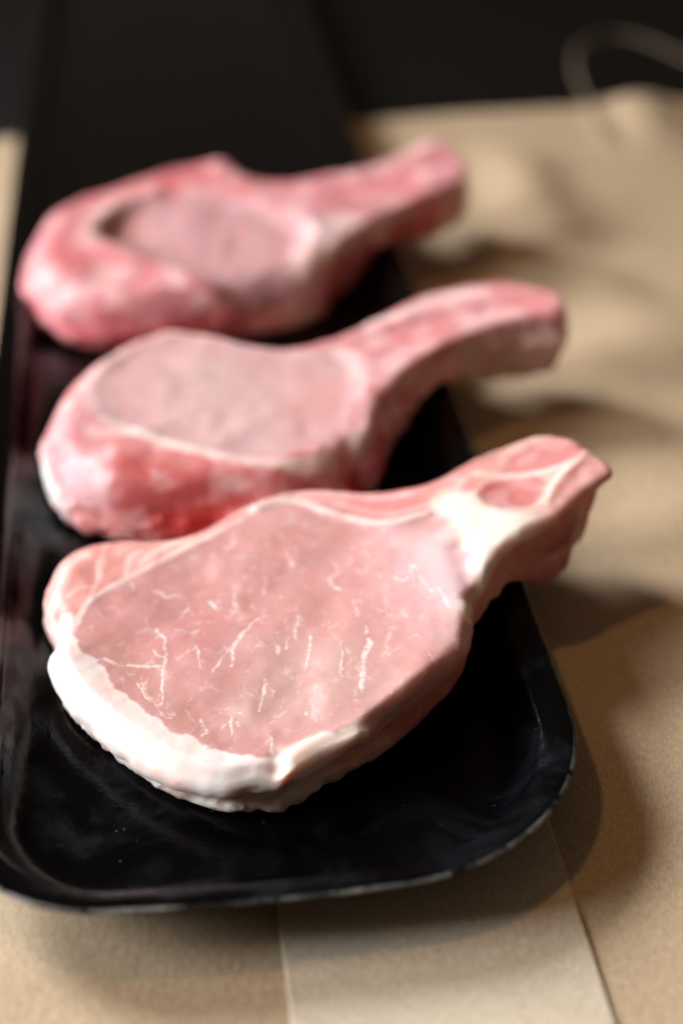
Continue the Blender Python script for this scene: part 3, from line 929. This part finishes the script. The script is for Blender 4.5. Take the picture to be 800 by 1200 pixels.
# ---- the chop in the middle of the row
eye_m = [(105, 470), (112, 445), (135, 420), (170, 402), (215, 394), (260, 400), (310, 410), (355, 412), (392, 410), (412, 425), (414, 455), (405, 490), (385, 512), (340, 530), (300, 538), (250, 530), (200, 517), (150, 500), (120, 488)]
mid = dict(vary=.5, dip=.006, lift=(.0325, .038, .0045), osm=4, band=.50, pale=(.05, .09, .10), gain=(.75, .84, .83),
    seed=8, voxel=0.0008, k=0.008, kb=0.005, drop=0.0042, drop_w=0.014, wob=0.0005, und=0.0008, lump=0.0013, zt=(0.0035, 0.0080), quad=True,
    outline=[(52, 520, .018), (57, 485, .024), (72, 450, .027), (95, 425, .029), (122, 404, .030), (158, 388, .031), (202, 380, .031), (248, 384, .031), (295, 394, .032), (332, 402, .032), (368, 398, .032),
             (395, 386, .033), (430, 374, .034), (465, 367, .034), (482, 359, .034), (512, 347, .035), (552, 339, .036), (592, 337, .036), (630, 341, .037), (655, 349, .037), (662, 370, .036), (658, 390, .034),
             (620, 398, .032), (580, 406, .031), (540, 419, .030), (505, 436, .029), (477, 456, .027), (455, 482, .025), (441, 510, .022), (436, 545, .016), (420, 580, .010), (384, 608, .007), (334, 622, .006),
             (270, 628, .006), (200, 630, .006), (140, 626, .007), (100, 612, .008), (72, 588, .011), (56, 556, .014)],
    top=[(70, 470, .0285), (200, 390, .0315), (240, 470, .0305), (300, 540, .0300), (410, 470, .0325), (480, 400, .036), (640, 365, .039)],
    rest=.0186, ru=(.086, .104),
    relief=[('poly', eye_m, .005, -.0006), ('line', [(125, 488), (200, 518), (260, 532), (310, 540), (370, 530)], .004, .0005), ('line', [(108, 470), (118, 435), (150, 408), (200, 392)], .006, .0008),
            ('line', [(380, 400), (420, 410), (430, 450), (420, 500)], .006, .0006), ('line', [(470, 430), (540, 396), (640, 374)], .006, .001), ('line', [(430, 400), (520, 370), (630, 355)], .004, -.0010)],
    wall=[(None, .001, [(-.01, 0), (.004, .0), (.012, -.001), (.02, .0005), (.032, .004)]),
          ([(430, 480), (480, 430), (560, 395), (680, 370), (680, 470), (520, 540), (430, 600)], .006, [(0, 0), (.006, .0), (.012, -.003), (.020, -.005), (.03, -.004)])],
    base=(230, 152, 150), eye=eye_m, marb=.25,
    zones=[('poly', [(40, 520), (60, 440), (140, 385), (250, 375), (200, 395), (140, 420), (112, 460), (125, 490), (200, 520), (300, 542), (400, 520), (430, 560), (250, 640), (80, 620)], (222, 122, 118), .003, 1),
           ('poly', [(90, 440), (130, 405), (165, 393), (150, 410), (115, 440)], (236, 128, 108), .004, .8),
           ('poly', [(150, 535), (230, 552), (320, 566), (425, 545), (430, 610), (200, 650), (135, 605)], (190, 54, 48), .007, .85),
           ('poly', [(55, 500), (85, 480), (110, 505), (120, 560), (100, 610), (70, 590)], (230, 150, 158), .008, .8),
           ('poly', eye_m, (224, 160, 158), .0015, 1),
           ('poly', [(180, 440), (260, 420), (330, 460), (300, 520), (220, 505)], (220, 166, 162), .012, .8),
           ('poly', [(330, 470), (400, 440), (410, 490), (360, 520)], (230, 150, 148), .010, .6),
           ('line', [(108, 480), (106, 455), (120, 428), (150, 405), (200, 390)], (242, 190, 186), .0045, .75),
           ('line', [(120, 490), (160, 506), (200, 519), (250, 534), (300, 541), (350, 540), (390, 528)], (250, 226, 218), .0032, .85),
           ('line', [(200, 392), (260, 398), (320, 408)], (240, 186, 182), .003, .5),
           ('poly', [(405, 420), (420, 398), (440, 380), (500, 350), (600, 333), (660, 355), (660, 385), (600, 400), (520, 425), (460, 470), (430, 530), (405, 520)], (246, 168, 170), .002, 1),
           ('line', [(400, 412), (412, 420), (420, 440)], (248, 218, 210), .0050, .65), ('line', [(430, 376), (465, 370), (485, 362), (515, 350), (570, 341)], (250, 226, 220), .0034, .9),
           ('line', [(656, 388), (600, 401), (546, 418), (502, 440), (473, 464), (448, 498), (434, 528)], (252, 226, 218), .0060, .95),
           ('poly', [(420, 400), (470, 375), (560, 352), (560, 366), (480, 395), (440, 420)], (214, 108, 112), .003, .7),
           ('poly', [(520, 380), (620, 355), (645, 362), (600, 380), (530, 402)], (250, 178, 180), .003, .7),
           ('poly', [(412, 505), (428, 500), (430, 520), (416, 528)], (250, 226, 214), .002, .9), ('poly', [(380, 540), (400, 530), (410, 545), (390, 556)], (236, 170, 168), .003, .6)],
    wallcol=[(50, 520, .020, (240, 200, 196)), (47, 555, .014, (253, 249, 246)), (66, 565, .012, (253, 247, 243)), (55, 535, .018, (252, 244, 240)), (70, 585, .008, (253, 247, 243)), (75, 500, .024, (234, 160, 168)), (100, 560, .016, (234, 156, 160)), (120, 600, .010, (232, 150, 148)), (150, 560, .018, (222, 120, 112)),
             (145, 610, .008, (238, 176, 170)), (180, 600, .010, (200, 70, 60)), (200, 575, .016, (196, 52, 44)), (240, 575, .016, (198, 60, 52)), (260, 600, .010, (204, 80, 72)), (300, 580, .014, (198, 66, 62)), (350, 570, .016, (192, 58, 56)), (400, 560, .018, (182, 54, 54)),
             (435, 540, .020, (196, 100, 100)), (450, 510, .022, (216, 134, 132)), (480, 480, .022, (222, 146, 140)), (520, 450, .024, (238, 178, 164)), (580, 430, .024, (250, 214, 201)), (640, 410, .026, (252, 220, 206)),  # bone side lightened, light bounced off the paper is painted in
             (600, 450, .018, (248, 214, 201)), (658, 380, .034, (252, 222, 212)), (656, 420, .022, (252, 220, 206)), (100, 425, .024, (226, 130, 120)), (250, 390, .024, (226, 140, 135)), (500, 355, .028, (230, 150, 148))],
    parts=[('lean_eye', eye_m, 'top'), ('fat_cap', [(30, 500), (62, 500), (80, 540), (90, 610), (40, 640)], 'all'),
           ('rib_bone', [(415, 395), (470, 350), (600, 310), (700, 340), (700, 470), (560, 520), (440, 620), (425, 520), (412, 440)], 'all')])

# ---- the chop with the hollow face at the back of the row
eye_b = [(118, 262), (140, 243), (180, 233), (225, 226), (270, 230), (315, 246), (345, 268), (352, 296), (338, 325), (305, 338), (260, 330), (205, 312), (150, 290), (122, 276)]
back = dict(vary=.5, dip=.003, lift=(.0335, .040, .005), band=.50, pale=(.08, .12, .14), gain=(.70, .72, .71),
    seed=14, voxel=0.0010, k=0.009, kb=0.006, drop=0.0050, drop_w=0.016, wob=0.0006, und=0.0010, lump=0.0017, zt=(0.0045, 0.0095), quad=True,
    outline=[(28, 305, .020), (40, 268, .026), (56, 244, .028), (86, 224, .030), (130, 209, .031), (178, 193, .032), (215, 190, .032), (262, 185, .033), (285, 198, .033), (312, 207, .033), (352, 206, .034),
             (402, 204, .035), (442, 194, .036), (472, 179, .037), (500, 163, .039), (522, 165, .040), (541, 182, .040), (549, 202, .039), (540, 220, .037), (515, 236, .035), (480, 250, .033), (442, 266, .031),
             (412, 288, .028), (390, 315, .024), (374, 345, .016), (350, 372, .008), (310, 388, .006), (250, 398, .006), (180, 405, .006), (110, 404, .007), (66, 388, .009), (42, 355, .014), (30, 328, .018)],
    top=[(60, 260, .030), (200, 200, .0330), (230, 290, .0320), (300, 345, .0310), (370, 270, .0335), (450, 220, .037), (530, 185, .040)],
    rest=.0186, ru=(.090, .106),
    relief=[('poly', eye_b, .007, -.0024), ('dot', (140, 262), .014, -.0042), ('line', [(110, 268), (135, 240), (180, 226)], .006, .0022), ('line', [(120, 285), (180, 308), (250, 334)], .006, .0015),
            ('line', [(260, 195), (290, 225), (330, 255)], .007, .001), ('line', [(350, 250), (375, 280), (350, 335), (310, 350)], .006, .002), ('dot', (265, 195), .010, .003),
            ('line', [(400, 225), (470, 205), (520, 185)], .006, -.0015)],
    wall=[(None, .001, [(-.01, 0), (.004, .0), (.014, -.001), (.022, .001), (.034, .004)]),
          ([(365, 330), (410, 275), (480, 240), (560, 210), (560, 290), (450, 350), (380, 420)], .006, [(0, 0), (.006, .0), (.012, -.001), (.024, .0)])],
    base=(230, 140, 142), eye=eye_b, marb=.1,
    zones=[('poly', [(20, 310), (50, 240), (150, 195), (270, 180), (300, 205), (250, 215), (150, 235), (110, 265), (150, 295), (250, 335), (300, 345), (250, 400), (60, 400)], (226, 124, 128), .004, 1),
           ('poly', [(180, 190), (265, 183), (285, 200), (240, 214), (190, 208)], (214, 104, 108), .005, .8),
           ('poly', eye_b, (216, 150, 150), .002, 1), ('poly', [(118, 262), (138, 245), (165, 248), (160, 275), (140, 285)], (160, 78, 62), .006, .8),
           ('line', [(150, 292), (120, 278), (106, 264), (118, 248), (145, 236), (180, 228)], (246, 204, 198), .005, .8),
           ('line', [(290, 215), (330, 245), (360, 275)], (240, 180, 178), .006, .6),
           ('poly', [(300, 205), (400, 200), (500, 160), (550, 195), (520, 235), (420, 275), (370, 330), (352, 296), (345, 265), (315, 240)], (230, 142, 146), .003, 1),
           ('poly', [(352, 285), (375, 258), (410, 250), (425, 258), (400, 282), (380, 310), (362, 345), (330, 362), (338, 335), (352, 310)], (244, 208, 203), .006, .9),
           ('line', [(398, 280), (450, 250), (510, 230), (546, 210)], (250, 214, 208), .0065, .9), ('line', [(420, 205), (470, 184), (505, 166)], (244, 200, 196), .004, .6),
           ('poly', [(370, 225), (420, 222), (420, 245), (385, 250)], (212, 110, 112), .006, .6), ('poly', [(495, 190), (530, 178), (542, 195), (515, 205)], (206, 96, 104), .004, .6),
           ('line', [(350, 340), (325, 352), (300, 350)], (246, 214, 196), .005, .8)],
    wallcol=[(35, 310, .018, (220, 120, 126)), (60, 300, .024, (236, 160, 168)), (60, 370, .012, (230, 140, 146)), (110, 330, .020, (230, 140, 146)), (130, 390, .010, (220, 118, 122)), (200, 360, .016, (212, 100, 100)), (260, 370, .014, (210, 104, 98)),
             (310, 365, .016, (226, 160, 140)), (350, 355, .016, (240, 204, 180)), (385, 320, .022, (206, 110, 92)), (410, 300, .024, (188, 72, 60)), (450, 275, .026, (186, 68, 58)), (490, 255, .028, (196, 84, 72)),
             (525, 235, .030, (246, 190, 165)), (515, 255, .022, (250, 212, 201)), (548, 205, .036, (250, 220, 206)), (460, 300, .018, (170, 60, 52)), (250, 195, .026, (220, 120, 122))],
    parts=[('lean_eye', eye_b, 'top'), ('rib_bone', [(345, 215), (400, 190), (500, 140), (580, 180), (570, 290), (440, 360), (375, 400), (362, 335), (385, 290), (360, 250)], 'all')])

make_chop("pork_chop", "bone-in pork chop with broad marbled face and thick white fat edge", GROUP, front)
make_chop("pork_chop", "thick bone-in pork chop lying between the other two, with smooth pale eye", GROUP, mid)
make_chop("pork_chop", "bone-in pork chop with a dark hollow beside its sunken eye", GROUP, back)
